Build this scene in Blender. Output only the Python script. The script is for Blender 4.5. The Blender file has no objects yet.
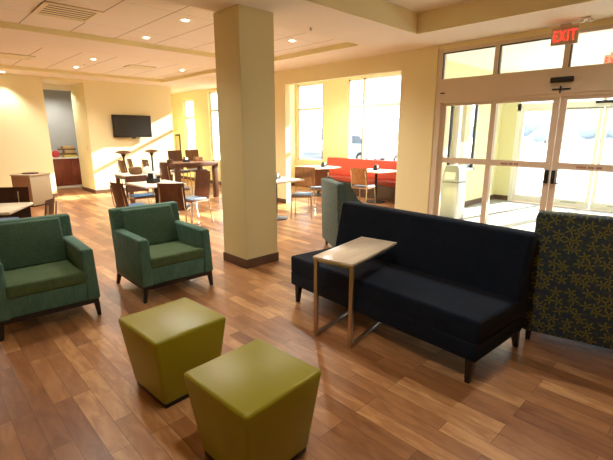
import bpy, bmesh, math, random
from mathutils import Vector, Matrix
PI = math.pi
C = bpy.context.scene.collection
R = math.radians
random.seed(4)

# ------------------------------------------------------------------ materials
def mat(name, col, rough=.6, metal=0., noise=0., nscale=20., bump=0., emis=0., spec=.5, coat=0., sheen=0.):
    m = bpy.data.materials.new(name); m.use_nodes = True
    nt = m.node_tree; b = nt.nodes['Principled BSDF']
    b.inputs['Base Color'].default_value = (*col, 1)
    b.inputs['Roughness'].default_value = rough
    b.inputs['Metallic'].default_value = metal
    b.inputs['Specular IOR Level'].default_value = spec
    b.inputs['Coat Weight'].default_value = coat
    b.inputs['Sheen Weight'].default_value = sheen
    if emis:
        b.inputs['Emission Color'].default_value = (*col, 1); b.inputs['Emission Strength'].default_value = emis
    tc = nt.nodes.new('ShaderNodeTexCoord')
    n = nt.nodes.new('ShaderNodeTexNoise'); n.inputs['Scale'].default_value = nscale; n.inputs['Detail'].default_value = 4
    nt.links.new(tc.outputs['Object'], n.inputs['Vector'])
    mx = nt.nodes.new('ShaderNodeMix'); mx.data_type = 'RGBA'
    mx.inputs[6].default_value = (*[c * (1 - noise) for c in col], 1)
    mx.inputs[7].default_value = (*[min(1, c * (1 + noise)) for c in col], 1)
    nt.links.new(n.outputs['Fac'], mx.inputs[0]); nt.links.new(mx.outputs[2], b.inputs['Base Color'])
    if bump:
        bp = nt.nodes.new('ShaderNodeBump'); bp.inputs['Strength'].default_value = bump; bp.inputs['Distance'].default_value = .003
        nt.links.new(n.outputs['Fac'], bp.inputs['Height']); nt.links.new(bp.outputs['Normal'], b.inputs['Normal'])
    return m

def math_node(nt, op, a, b=None, c=None):
    n = nt.nodes.new('ShaderNodeMath'); n.operation = op
    for i, v in enumerate((a, b, c)):
        if v is None: continue
        if isinstance(v, (int, float)): n.inputs[i].default_value = v
        else: nt.links.new(v, n.inputs[i])
    return n.outputs[0]

def wood_floor():
    m = bpy.data.materials.new('wood_plank_floor'); m.use_nodes = True
    nt = m.node_tree; b = nt.nodes['Principled BSDF']; L = nt.links.new
    tc = nt.nodes.new('ShaderNodeTexCoord')
    mp = nt.nodes.new('ShaderNodeMapping'); mp.inputs['Rotation'].default_value = (0, 0, R(90))
    L(tc.outputs['Object'], mp.inputs['Vector'])
    br = nt.nodes.new('ShaderNodeTexBrick'); br.offset = .37; br.offset_frequency = 3; br.squash = 1
    br.inputs['Scale'].default_value = 1; br.inputs['Brick Width'].default_value = .66; br.inputs['Row Height'].default_value = .105
    br.inputs['Mortar Size'].default_value = .0012; br.inputs['Mortar Smooth'].default_value = .1; br.inputs['Bias'].default_value = 0
    br.inputs['Color1'].default_value = (0, 0, 0, 1); br.inputs['Color2'].default_value = (1, 1, 1, 1); br.inputs['Mortar'].default_value = (.5, .5, .5, 1)
    L(mp.outputs[0], br.inputs['Vector'])
    rp = nt.nodes.new('ShaderNodeValToRGB'); e = rp.color_ramp.elements
    e[0].position = 0; e[0].color = (.21, .082, .029, 1); e[1].position = 1; e[1].color = (.60, .33, .140, 1)
    k = rp.color_ramp.elements.new(.35); k.color = (.315, .136, .050, 1)
    k = rp.color_ramp.elements.new(.7); k.color = (.42, .20, .079, 1)
    # per board grain
    ad = nt.nodes.new('ShaderNodeVectorMath'); ad.operation = 'MULTIPLY_ADD'
    L(br.outputs['Color'], ad.inputs[0]); ad.inputs[1].default_value = (7, 7, 7); L(tc.outputs['Object'], ad.inputs[2])
    m2 = nt.nodes.new('ShaderNodeMapping'); m2.inputs['Scale'].default_value = (9, 2.2, 1); L(ad.outputs[0], m2.inputs['Vector'])
    ns = nt.nodes.new('ShaderNodeTexNoise'); ns.inputs['Scale'].default_value = 2.2; ns.inputs['Detail'].default_value = 6; ns.inputs['Distortion'].default_value = .6
    L(m2.outputs[0], ns.inputs['Vector'])
    f = math_node(nt, 'MULTIPLY_ADD', br.outputs['Color'], .85, math_node(nt, 'MULTIPLY_ADD', ns.outputs['Fac'], 1.1, -.48))
    L(f, rp.inputs['Fac'])
    mx = nt.nodes.new('ShaderNodeMix'); mx.data_type = 'RGBA'; L(br.outputs['Fac'], mx.inputs[0]); L(rp.outputs['Color'], mx.inputs[6]); mx.inputs[7].default_value = (.1, .045, .02, 1)
    L(mx.outputs[2], b.inputs['Base Color'])
    L(math_node(nt, 'MULTIPLY_ADD', ns.outputs['Fac'], .14, .27), b.inputs['Roughness'])
    bp = nt.nodes.new('ShaderNodeBump'); bp.inputs['Strength'].default_value = .12; bp.inputs['Distance'].default_value = .002
    L(math_node(nt, 'SUBTRACT', ns.outputs['Fac'], br.outputs['Fac']), bp.inputs['Height']); L(bp.outputs['Normal'], b.inputs['Normal'])
    return m

def tile_ceiling(ox, oy):
    m = bpy.data.materials.new('ceiling_tile'); m.use_nodes = True
    nt = m.node_tree; b = nt.nodes['Principled BSDF']; L = nt.links.new; b.inputs['Roughness'].default_value = .9
    tc = nt.nodes.new('ShaderNodeTexCoord'); sp = nt.nodes.new('ShaderNodeSeparateXYZ'); L(tc.outputs['Object'], sp.inputs[0])
    def line(o, off, pitch, w):
        t = math_node(nt, 'FRACT', math_node(nt, 'DIVIDE', math_node(nt, 'SUBTRACT', o, off), pitch))
        d = math_node(nt, 'ABSOLUTE', math_node(nt, 'SUBTRACT', t, .5))
        return math_node(nt, 'GREATER_THAN', d, .5 - w / pitch)
    g = math_node(nt, 'MAXIMUM', line(sp.outputs[0], ox, .61, .008), math_node(nt, 'MULTIPLY', line(sp.outputs[1], oy, 1.22, .006), .45))
    n = nt.nodes.new('ShaderNodeTexNoise'); n.inputs['Scale'].default_value = 60; L(tc.outputs['Object'], n.inputs['Vector'])
    mx = nt.nodes.new('ShaderNodeMix'); mx.data_type = 'RGBA'; L(g, mx.inputs[0])
    mx.inputs[6].default_value = (.86, .79, .69, 1); mx.inputs[7].default_value = (.42, .34, .25, 1)
    L(mx.outputs[2], b.inputs['Base Color'])
    bp = nt.nodes.new('ShaderNodeBump'); bp.inputs['Strength'].default_value = .3; bp.inputs['Distance'].default_value = .002
    L(n.outputs['Fac'], bp.inputs['Height']); L(bp.outputs['Normal'], b.inputs['Normal'])
    return m

def grained(name, c1, c2, rough=.4, sc=(30, 30, 2.5)):
    m = bpy.data.materials.new(name); m.use_nodes = True
    nt = m.node_tree; b = nt.nodes['Principled BSDF']; L = nt.links.new; b.inputs['Roughness'].default_value = rough
    tc = nt.nodes.new('ShaderNodeTexCoord'); mp = nt.nodes.new('ShaderNodeMapping'); mp.inputs['Scale'].default_value = sc
    L(tc.outputs['Object'], mp.inputs['Vector'])
    n = nt.nodes.new('ShaderNodeTexNoise'); n.inputs['Scale'].default_value = 1.5; n.inputs['Detail'].default_value = 5; n.inputs['Distortion'].default_value = .5
    L(mp.outputs[0], n.inputs['Vector'])
    rp = nt.nodes.new('ShaderNodeValToRGB'); rp.color_ramp.elements[0].position = .3; rp.color_ramp.elements[1].position = .7
    rp.color_ramp.elements[0].color = (*c1, 1); rp.color_ramp.elements[1].color = (*c2, 1)
    L(n.outputs['Fac'], rp.inputs['Fac']); L(rp.outputs['Color'], b.inputs['Base Color'])
    return m

def weave(name, c1, c2, rough=.85, spec=.3):
    m = bpy.data.materials.new(name); m.use_nodes = True
    nt = m.node_tree; b = nt.nodes['Principled BSDF']; L = nt.links.new
    b.inputs['Roughness'].default_value = rough; b.inputs['Sheen Weight'].default_value = spec * .2; b.inputs['Specular IOR Level'].default_value = spec
    tc = nt.nodes.new('ShaderNodeTexCoord')
    w = nt.nodes.new('ShaderNodeTexNoise'); w.inputs['Scale'].default_value = 1; w.inputs['Detail'].default_value = 2
    mp = nt.nodes.new('ShaderNodeMapping'); mp.inputs['Scale'].default_value = (160, 160, 12); L(tc.outputs['Object'], mp.inputs['Vector']); L(mp.outputs[0], w.inputs['Vector'])
    n = nt.nodes.new('ShaderNodeTexNoise'); n.inputs['Scale'].default_value = 9; n.inputs['Detail'].default_value = 5; L(tc.outputs['Object'], n.inputs['Vector'])
    mx = nt.nodes.new('ShaderNodeMix'); mx.data_type = 'RGBA'; mx.inputs[6].default_value = (*c1, 1); mx.inputs[7].default_value = (*c2, 1)
    L(math_node(nt, 'MULTIPLY_ADD', w.outputs['Fac'], 1.6, math_node(nt, 'MULTIPLY_ADD', n.outputs['Fac'], .9, -.75)), mx.inputs[0])
    L(mx.outputs[2], b.inputs['Base Color'])
    bp = nt.nodes.new('ShaderNodeBump'); bp.inputs['Strength'].default_value = .25; bp.inputs['Distance'].default_value = .002
    L(w.outputs['Fac'], bp.inputs['Height']); L(bp.outputs['Normal'], b.inputs['Normal'])
    return m

def starflower(name, base, f1, f2):
    m = bpy.data.materials.new(name); m.use_nodes = True
    nt = m.node_tree; b = nt.nodes['Principled BSDF']; L = nt.links.new
    b.inputs['Roughness'].default_value = .85; b.inputs['Sheen Weight'].default_value = .1
    uv = nt.nodes.new('ShaderNodeTexCoord')
    def layer(scale, size, off, petals, rnd):
        mp = nt.nodes.new('ShaderNodeMapping'); mp.inputs['Scale'].default_value = (scale,) * 3; mp.inputs['Location'].default_value = (off, off * .7, 0)
        L(uv.outputs['UV'], mp.inputs['Vector'])
        v = nt.nodes.new('ShaderNodeTexVoronoi'); v.voronoi_dimensions = '2D'; v.inputs['Scale'].default_value = 1; v.inputs['Randomness'].default_value = rnd
        L(mp.outputs[0], v.inputs['Vector'])
        s = nt.nodes.new('ShaderNodeVectorMath'); s.operation = 'SUBTRACT'; L(mp.outputs[0], s.inputs[0]); L(v.outputs['Position'], s.inputs[1])
        x = nt.nodes.new('ShaderNodeSeparateXYZ'); L(s.outputs[0], x.inputs[0])
        cr = nt.nodes.new('ShaderNodeSeparateColor'); L(v.outputs['Color'], cr.inputs[0])
        ang = math_node(nt, 'ARCTAN2', x.outputs[1], x.outputs[0])
        a = math_node(nt, 'MULTIPLY_ADD', ang, petals / 2, math_node(nt, 'MULTIPLY', cr.outputs[0], 6.28))
        pet = math_node(nt, 'POWER', math_node(nt, 'ABSOLUTE', math_node(nt, 'COSINE', a)), 3.5)
        rad = math_node(nt, 'MULTIPLY_ADD', pet, size, size * .10)
        inside = math_node(nt, 'LESS_THAN', v.outputs['Distance'], rad)
        heart = math_node(nt, 'GREATER_THAN', v.outputs['Distance'], size * .12)
        return math_node(nt, 'MULTIPLY', inside, heart)
    l1 = layer(13.5, .50, 0, 5, .75); l2 = layer(21, .34, 3.3, 5, .95)
    n = nt.nodes.new('ShaderNodeTexNoise'); n.inputs['Scale'].default_value = 70; L(uv.outputs['UV'], n.inputs['Vector'])
    mb = nt.nodes.new('ShaderNodeMix'); mb.data_type = 'RGBA'; mb.inputs[6].default_value = (*base, 1); mb.inputs[7].default_value = (*[c * 1.7 for c in base], 1); L(n.outputs['Fac'], mb.inputs[0])
    m1 = nt.nodes.new('ShaderNodeMix'); m1.data_type = 'RGBA'; L(l2, m1.inputs[0]); L(mb.outputs[2], m1.inputs[6]); m1.inputs[7].default_value = (*f2, 1)
    m2 = nt.nodes.new('ShaderNodeMix'); m2.data_type = 'RGBA'; L(l1, m2.inputs[0]); L(m1.outputs[2], m2.inputs[6]); m2.inputs[7].default_value = (*f1, 1)
    L(m2.outputs[2], b.inputs['Base Color'])
    return m

def glass(name, tint=(.96, .98, .98), refl=.05):
    m = bpy.data.materials.new(name); m.use_nodes = True
    nt = m.node_tree; nt.nodes.clear(); L = nt.links.new
    o = nt.nodes.new('ShaderNodeOutputMaterial'); t = nt.nodes.new('ShaderNodeBsdfTransparent'); g = nt.nodes.new('ShaderNodeBsdfGlossy')
    t.inputs['Color'].default_value = (*tint, 1); g.inputs['Roughness'].default_value = .02
    lw = nt.nodes.new('ShaderNodeLayerWeight'); lw.inputs['Blend'].default_value = .5
    x = nt.nodes.new('ShaderNodeMixShader'); L(math_node(nt, 'MULTIPLY_ADD', math_node(nt, 'POWER', lw.outputs['Facing'], 5), .7, .03), x.inputs[0]); L(t.outputs[0], x.inputs[1]); L(g.outputs[0], x.inputs[2]); L(x.outputs[0], o.inputs['Surface'])
    return m

YW = (.86, .77, .46)
M = dict(
    wall=mat('yellow_painted_wall', YW, .75, noise=.02, nscale=3, bump=.05),
    vwall=mat('pale_yellow_vestibule_wall', (.74, .70, .42), .8, noise=.02, nscale=3),
    colm=mat('olive_tan_column_paint', (.74, .66, .36), .7, noise=.02, nscale=3),
    soff=mat('soffit_paint', (.84, .76, .64), .85, noise=.02, nscale=4),
    lip=mat('tray_edge_paint', (.86, .78, .44), .8, noise=.02, nscale=4),
    base=mat('brown_baseboard', (.11, .055, .03), .5, noise=.1),
    floor=wood_floor(), tile=tile_ceiling(1.38, 6.165),
    vfloor=mat('vestibule_floor_mat', (.36, .345, .32), .7, noise=.08, nscale=8),
    door=mat('bronze_tan_door_frame', (.74, .63, .50), .45, noise=.03, nscale=5),
    white=mat('white_window_frame', (.82, .80, .76), .5, noise=.02),
    dark=mat('dark_gasket', (.03, .03, .03), .5), black=mat('black_plastic', (.012, .012, .013), .35),
    glass=glass('window_glass'),
    green=weave('green_woven_fabric', (.036, .10, .072), (.10, .20, .145)),
    greenseat=weave('olive_green_seat_fabric', (.04, .08, .03), (.09, .14, .055)),
    greenback=weave('dark_green_back_fabric', (.034, .085, .055), (.08, .155, .10)),
    legblack=mat('black_wood_leg', (.012, .009, .008), .35),
    lime=mat('olive_lime_leatherette', (.30, .27, .005), .38, noise=.05, nscale=6, bump=.08),
    navy=weave('black_navy_fabric', (.0038, .0075, .016), (.010, .018, .035), spec=.15),
    star=starflower('starflower_fabric', (.016, .034, .052), (.19, .18, .024), (.075, .095, .05)),
    star2=starflower('grey_green_starflower_fabric', (.04, .075, .078), (.12, .14, .07), (.07, .11, .10)),
    top=grained('pale_wood_laminate', (.68, .58, .45), (.76, .66, .52), .22, (3, 18, 3)),
    edge=mat('cream_table_edge', (.7, .62, .48), .4),
    steel=mat('brushed_steel', (.55, .48, .40), .28, metal=1, noise=.05), chrome=mat('chrome_tube', (.7, .68, .64), .2, metal=1),
    ply=grained('brown_plywood', (.20, .095, .035), (.33, .17, .065), .35),
    dply=grained('dark_brown_wood', (.045, .016, .009), (.085, .03, .016), .4),
    mply=grained('mid_brown_wood', (.13, .05, .025), (.20, .085, .04), .4),
    hply=grained('walnut_brown_wood', (.075, .028, .014), (.12, .048, .024), .4),
    pad=mat('blue_grey_seat_vinyl', (.16, .24, .34), .45, noise=.05), bluepad=mat('blue_seat_vinyl', (.03, .13, .28), .45, noise=.05),
    wtop=mat('off_white_laminate', (.82, .76, .66), .3, noise=.03), iron=mat('black_cast_iron', (.02, .02, .02), .5, noise=.1),
    red=mat('red_vinyl', (.55, .055, .03), .5, noise=.06, nscale=5), dred=mat('dark_red_vinyl', (.35, .04, .025), .5, noise=.06),
    cab=grained('red_brown_cabinet', (.20, .045, .02), (.30, .075, .035), .4), grey=mat('blue_grey_paint', (.42, .43, .42), .8, noise=.03, nscale=3),
    tv=mat('tv_screen', (.012, .010, .010), .22), bin=mat('beige_laminate', (.46, .37, .24), .6, noise=.04), binb=mat('brown_laminate', (.30, .15, .075), .6, noise=.05),
    stain=mat('stainless_steel', (.42, .42, .41), .35, metal=.5, noise=.03), lamp=mat('lamp_lens', (1, .86, .62), .5, emis=5), emred=mat('red_letters', (1, .03, .02), .5, emis=.8),
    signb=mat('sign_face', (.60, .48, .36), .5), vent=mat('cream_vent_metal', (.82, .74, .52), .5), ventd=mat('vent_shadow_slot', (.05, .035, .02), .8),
    ground=mat('pale_pavement', (.58, .60, .62), .9, noise=.06, nscale=1), asph=mat('grey_asphalt', (.40, .41, .43), .9, noise=.1, nscale=2),
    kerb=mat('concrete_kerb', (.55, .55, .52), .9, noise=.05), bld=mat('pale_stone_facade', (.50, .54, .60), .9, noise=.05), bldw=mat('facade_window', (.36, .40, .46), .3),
    carw=mat('white_car_paint', (.35, .37, .40), .25, coat=.5), cars=mat('silver_car_paint', (.16, .18, .21), .25, metal=.4, coat=.5), card=mat('dark_car_paint', (.10, .11, .13), .25, coat=.5),
    cargl=mat('car_glass', (.10, .12, .15), .1), tyre=mat('tyre_rubber', (.03, .03, .03), .8), hub=mat('wheel_alloy', (.5, .5, .52), .3, metal=.8),
    pap=mat('white_paper', (.85, .84, .80), .7), redf=mat('red_packaging', (.6, .05, .04), .5, noise=.2, nscale=30), tan=mat('tan_pastry_box', (.62, .42, .20), .7, noise=.2, nscale=30), yel=mat('yellow_packaging', (.72, .58, .12), .6, noise=.15),
    wick=mat('brown_basket', (.20, .11, .05), .8, noise=.3, nscale=60), swplate=mat('switch_plate', (.7, .55, .3), .5), sticker=mat('red_print', (.30, .09, .06), .6), stick2=mat('grey_print', (.35, .34, .33), .6),
    leaf=mat('haze_grey_leaf', (.30, .33, .36), .8, noise=.4, nscale=12), pole=mat('galvanised_metal', (.5, .5, .5), .5, metal=.5),  # leaf colour greyed to carry the distance haze
)

# ------------------------------------------------------------------ geometry
def T(loc=(0, 0, 0), rz=0): return Matrix.Translation(Vector(loc)) @ Matrix.Rotation(rz, 4, 'Z')
class MB:
    def __init__(s): s.bm = bmesh.new()
    def _merge(s, b):
        me = bpy.data.meshes.new('t'); b.to_mesh(me); b.free(); s.bm.from_mesh(me); bpy.data.meshes.remove(me); return s
    def hexa(s, p, bev=0, seg=2):
        b = bmesh.new(); v = [b.verts.new(q) for q in p]     # 0-3 bottom ccw, 4-7 top ccw
        for f in ((3, 2, 1, 0), (4, 5, 6, 7), (0, 1, 5, 4), (1, 2, 6, 5), (2, 3, 7, 6), (3, 0, 4, 7)): b.faces.new([v[i] for i in f])
        if bev: bmesh.ops.bevel(b, geom=list(b.edges), offset=bev, segments=seg, profile=.5, affect='EDGES', clamp_overlap=True)
        return s._merge(b)
    def box(s, x0, x1, y0, y1, z0, z1, bev=0, seg=2):
        return s.hexa([(x0, y0, z0), (x1, y0, z0), (x1, y1, z0), (x0, y1, z0), (x0, y0, z1), (x1, y0, z1), (x1, y1, z1), (x0, y1, z1)], bev, seg)
    def taper(s, cx, cy, z0, z1, w0, d0, w1, d1, dx=0, dy=0, bev=0, seg=2):
        q = lambda x, y, w, d, z: [(x - w / 2, y - d / 2, z), (x + w / 2, y - d / 2, z), (x + w / 2, y + d / 2, z), (x - w / 2, y + d / 2, z)]
        return s.hexa(q(cx + dx, cy + dy, w0, d0, z0) + q(cx, cy, w1, d1, z1), bev, seg)
    def prism(s, pts, a, b, axis='x', bev=0, seg=2):
        m = bmesh.new()
        f = {'x': lambda u, v, w: (w, u, v), 'y': lambda u, v, w: (u, w, v), 'z': lambda u, v, w: (u, v, w)}[axis]
        A = [m.verts.new(f(u, v, a)) for u, v in pts]; B = [m.verts.new(f(u, v, b)) for u, v in pts]; n = len(pts)
        m.faces.new(A); m.faces.new(B[::-1])
        for i in range(n): m.faces.new((A[i], B[i], B[(i + 1) % n], A[(i + 1) % n]))
        bmesh.ops.recalc_face_normals(m, faces=list(m.faces))
        if bev: bmesh.ops.bevel(m, geom=list(m.edges), offset=bev, segments=seg, profile=.5, affect='EDGES', clamp_overlap=True)
        return s._merge(m)
    def tube(s, path, r, n=10, cap=True):
        m = bmesh.new(); P = [Vector(p) for p in path]; rings = []
        for i, p in enumerate(P):
            t = ((P[min(i + 1, len(P) - 1)] - p).normalized() + (p - P[max(i - 1, 0)]).normalized()).normalized()
            u = t.orthogonal().normalized() if i == 0 else (u - t * u.dot(t)).normalized()
            w = t.cross(u); rr = r[i] if isinstance(r, (list, tuple)) else r
            rings.append([m.verts.new(p + (u * math.cos(k * 2 * PI / n) + w * math.sin(k * 2 * PI / n)) * rr) for k in range(n)])
        for A, B in zip(rings, rings[1:]):
            for k in range(n): m.faces.new((A[k], A[(k + 1) % n], B[(k + 1) % n], B[k]))
        if cap: m.faces.new(rings[0][::-1]); m.faces.new(rings[-1])
        return s._merge(m)
    def lathe(s, prof, n=24, c=(0, 0, 0)):
        m = bmesh.new(); rings = []
        for r, z in prof: rings.append([m.verts.new((c[0] + r * math.cos(k * 2 * PI / n), c[1] + r * math.sin(k * 2 * PI / n), c[2] + z)) for k in range(n)])
        for A, B in zip(rings, rings[1:]):
            for k in range(n): m.faces.new((A[k], A[(k + 1) % n], B[(k + 1) % n], B[k]))
        m.faces.new(rings[0][::-1]); m.faces.new(rings[-1])
        bmesh.ops.recalc_face_normals(m, faces=list(m.faces))
        return s._merge(m)
    def grid(s, fn, nu, nv, th):
        """thick curved sheet, fn(u,v)->point"""
        m = bmesh.new(); V = [[m.verts.new(fn(i / nu, j / nv)) for j in range(nv + 1)] for i in range(nu + 1)]
        fs = [m.faces.new((V[i][j], V[i + 1][j], V[i + 1][j + 1], V[i][j + 1])) for i in range(nu) for j in range(nv)]
        bmesh.ops.solidify(m, geom=fs, thickness=th); bmesh.ops.recalc_face_normals(m, faces=list(m.faces))
        return s._merge(m)
    def x(s, mtx): bmesh.ops.transform(s.bm, matrix=mtx, verts=list(s.bm.verts)); return s
    def build(s, name, m, parent=None, uv=False, smooth=True):
        me = bpy.data.meshes.new(name)
        if uv:
            l = s.bm.loops.layers.uv.new('UVMap'); s.bm.normal_update()
            for f in s.bm.faces:
                a = [abs(c) for c in f.normal]; k = a.index(max(a))
                for lp in f.loops:
                    c = lp.vert.co; lp[l].uv = ((c.y, c.z), (c.x, c.z), (c.x, c.y))[k]
        s.bm.to_mesh(me); s.bm.free(); me.materials.append(m)
        if smooth:
            for p in me.polygons: p.use_smooth = True
            try: me.set_sharp_from_angle(angle=R(38))
            except Exception: pass
        o = bpy.data.objects.new(name, me); C.objects.link(o)
        if parent: o.parent = parent
        return o
def box(*a, **k): return MB().box(*a, **k)
def thing(name, label, cat, loc=(0, 0, 0), rz=0, group=None):
    o = bpy.data.objects.new(name, None); C.objects.link(o); o.empty_display_size = .1
    o.location = loc; o.rotation_euler = (0, 0, rz); o['label'] = label; o['category'] = cat
    if group: o['group'] = group
    return o
def tag(o, label, cat, group=None, loc=None, rz=None):
    o['label'] = label; o['category'] = cat
    if group: o['group'] = group
    if loc is not None: o.location = loc
    if rz is not None: o.rotation_euler = (0, 0, rz)
    return o
def struct(name, mb, m, parent=None, **k):
    o = mb.build(name, m, parent, smooth=False, **k)
    if parent is None: o['kind'] = 'structure'
    return o
def dup(o, parent=None, **kw):
    c = o.copy(); C.objects.link(c)
    if parent: c.parent = parent
    for ch in list(o.children): dup(ch, c)
    if 'loc' in kw: c.location = kw['loc']
    if 'rz' in kw: c.rotation_euler = (0, 0, kw['rz'])
    if 'label' in kw: c['label'] = kw['label']
    return c

# ------------------------------------------------------------------ setting
H = 2.92
XW = 6.26      # door wall / opening wall (inner face)
struct('floor', box(-3, 10.6, -3, 15, -.1, 0), M['floor'])
# vestibule has its own lighter mat floor
struct('floor_vestibule', box(6.40, 10.4, -2.0, 4.05, 0, .006), M['vfloor'])
# north (screen) wall with the passage opening
w = box(-3, 2.70, 11.9, 12.05, 0, H).box(2.70, 3.62, 11.9, 12.05, 2.86, H).box(3.62, 5.95, 11.9, 12.05, 0, H)
struct('wall_north', w, M['wall'])
struct('wall_passage_left', box(2.58, 2.70, 12.05, 13.05, 0, H), M['wall'])
struct('wall_passage_right', box(3.62, 3.74, 12.05, 13.05, 0, H), M['wall'])
struct('trim_1', box(2.70, 3.62, 12.95, 13.05, 2.72, 2.86), M['white'])
struct('wall_back_room', box(1.5, 5.5, 14.3, 14.4, 0, H).box(1.4, 1.5, 13.05, 14.4, 0, H).box(5.5, 5.6, 13.05, 14.4, 0, H).box(1.4, 2.58, 12.95, 13.05, 0, H).box(3.74, 5.6, 12.95, 13.05, 0, H), M['grey'])
struct('baseboard_north', box(-3, 2.70, 11.885, 11.9, 0, .1).box(3.605, 5.95, 11.885, 11.9, 0, .1).box(3.605, 3.62, 11.9, 13.05, 0, .1), M['base'])
struct('wall_hall_end', box(5.95, 6.05, 12.05, 15, 0, H).box(6.05, 7.15, 14.9, 15, 0, H), M['wall'])
# west, south
struct('wall_west', box(-3.1, -3, -3, 12, 0, 3.3), M['wall'])
struct('wall_south', box(-3.1, 6.4, -3.1, -3, 0, 3.3), M['wall'])
# east opening wall: solid at 3.47..4.17, header over openings, pier 7.13..7.75
OZ = 2.63
e = box(XW, XW + .14, 3.50, 4.17, 0, H).box(XW, XW + .14, 4.17, 9.6, OZ, 3.11).box(XW, XW + .14, 7.13, 7.80, 0, OZ).box(XW, XW + .14, -3, 0.0, 0, H).box(XW, XW + .14, 0.0, 3.5, 2.85, H)
struct('wall_east', e, M['wall'])
struct('baseboard_east', box(XW - .015, XW, 3.50, 4.17, 0, .1).box(XW - .015, XW, 7.13, 7.80, 0, .1), M['base'])
# nook shell
XN = 8.75
struct('wall_nook_south', box(XW + .14, 7.82, 4.15, 4.25, 0, 3.05).box(7.82, 8.74, 4.15, 4.25, 0, .80).box(7.82, 8.74, 4.15, 4.25, 2.25, 3.05).box(8.74, XN + .2, 4.15, 4.25, 0, 3.05), M['wall'])
struct('wall_nook_north', box(XW, XN + .2, 9.5, 9.6, 0, 3.05), M['wall'])
nw = box(XN, XN + .2, 4.25, 5.0, 0, 3.05)
ys = [(5.0, 7.45), (8.35, 9.42)]
for a, b in ys: nw.box(XN, XN + .2, a, b, 0, .80).box(XN, XN + .2, a, b, 2.97, 3.05)
nw.box(XN, XN + .2, 7.45, 8.35, 0, 3.05).box(XN, XN + .2, 9.42, 9.5, 0, 3.05)
struct('wall_nook_east', nw, M['vwall'])
struct('baseboard_nook', box(XN - .015, XN, 4.25, 9.5, 0, .1).box(XW + .14, XN, 9.485, 9.5, 0, .1), M['base'])
def window(n, X, y0, y1, z0, z1, muls, tz, name=None, dark_left=True, fr='white'):
    f = MB(); w = .045
    f.box(X, X + .07, y0, y1, z0, z0 + w).box(X, X + .07, y0, y1, z1 - w, z1).box(X, X + .07, y0, y0 + w, z0, z1).box(X, X + .07, y1 - w, y1, z0, z1)
    for m_ in muls: f.box(X, X + .07, m_ - .03, m_ + .03, z0, z1)
    f.box(X - .003, X + .07, y0, y1, tz - .035, tz + .035)
    r = struct('window_%d' % n, f, M[fr])
    struct('glass_pane', box(X + .03, X + .038, y0 + w, y1 - w, z0 + w, z1 - w), M['glass'], r)
    g = MB()
    for yy in [y0 + w] + [m_ + .03 for m_ in muls]: g.box(X - .004, X + .03, yy, yy + .018, z0 + w, tz - .035).box(X - .004, X + .03, yy, yy + .018, tz + .035, z1 - w)
    struct('gasket', g, M['dark'], r)
    return r
window(1, XN + .04, 8.35, 9.42, .80, 2.97, [], 2.28)
window(2, XN + .04, 5.0, 7.45, .80, 2.97, [6.93], 2.28)
# far hall exterior wall
XF = 7.15
fw = MB(); open_f = [(10.2, 11.80), (12.72, 13.42)]
yy = 9.6
for a, b in open_f:
    fw.box(XF, XF + .2, yy, a, 0, H).box(XF, XF + .2, a, b, 0, .72).box(XF, XF + .2, a, b, 2.84 if a < 12 else 2.68, H); yy = b
fw.box(XF, XF + .2, yy, 15, 0, H)
struct('wall_far_east', fw, M['wall'])
struct('baseboard_far_east', box(XF - .015, XF, 9.6, 15, 0, .1), M['base'])
window(3, XF + .08, 10.2, 11.80, .72, 2.84, [10.35], 2.28)
window(4, XF + .08, 12.72, 13.42, .72, 2.68, [], 2.1)
# ceilings: soffit ring + tile trays + lobby tray
XT = 5.36
s = MB()
s.box(XT, XW + .14, -3, 15, H, H + .06)
s.box(-3, XT, 3.355, 4.33, H, H + .06).box(-3, XT, 6.86, 7.95, H, H + .06).box(-3, XT, 11.05, 12.05, H, H + .06)
s.box(XW + .14, XN + .2, 4.15, 9.6, 3.05, 3.11).box(XW + .14, XF + .2, 9.6, 15, H, H + .06)
struct('ceiling', s, M['soff'])
struct('ceiling_passage', box(2.58, 3.74, 12.05, 13.05, 2.86, 2.92), M['soff'])
struct('ceiling_back_room', box(1.4, 5.6, 12.95, 14.4, H, H + .06), M['soff'])
struct('ceiling_tile_south', box(-3, XT + .1, 4.2, 7.0, 2.995, 3.03), M['tile'])
struct('ceiling_tile_north', box(-3, XT + .1, 7.8, 11.2, 2.995, 3.03), M['tile'])
l = MB()
for y0, y1 in ((4.33, 6.86), (7.95, 11.05)):
    l.box(XT - .012, XT, y0, y1, H, 2.995).box(-3, XT, y1 - .012, y1, H, 2.995).box(-3, XT, y0, y0 + .012, H, 2.995)
struct('trim_2', l, M['lip'])
struct('ceiling_lobby', box(-3, XT + .1, -3, 3.5, 3.185, 3.24), M['soff'])
struct('trim_3', box(XT - .015, XT, -3, 3.355, H, 3.185).box(-3, XT - .015, 3.34, 3.355, H, 3.185), M['wall'])
struct('trim_4', box(XW - .02, XW, 3.50, 3.56, 0, H), M['lip'])
# column
col = box(2.79, 3.275, 3.913, 4.40, .0, H, bev=.004, seg=1)
struct('wall_column', col, M['colm'])
struct('baseboard_column', box(2.778, 3.287, 3.901, 4.412, 0, .11, bev=.003, seg=1), M['base'])
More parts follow.
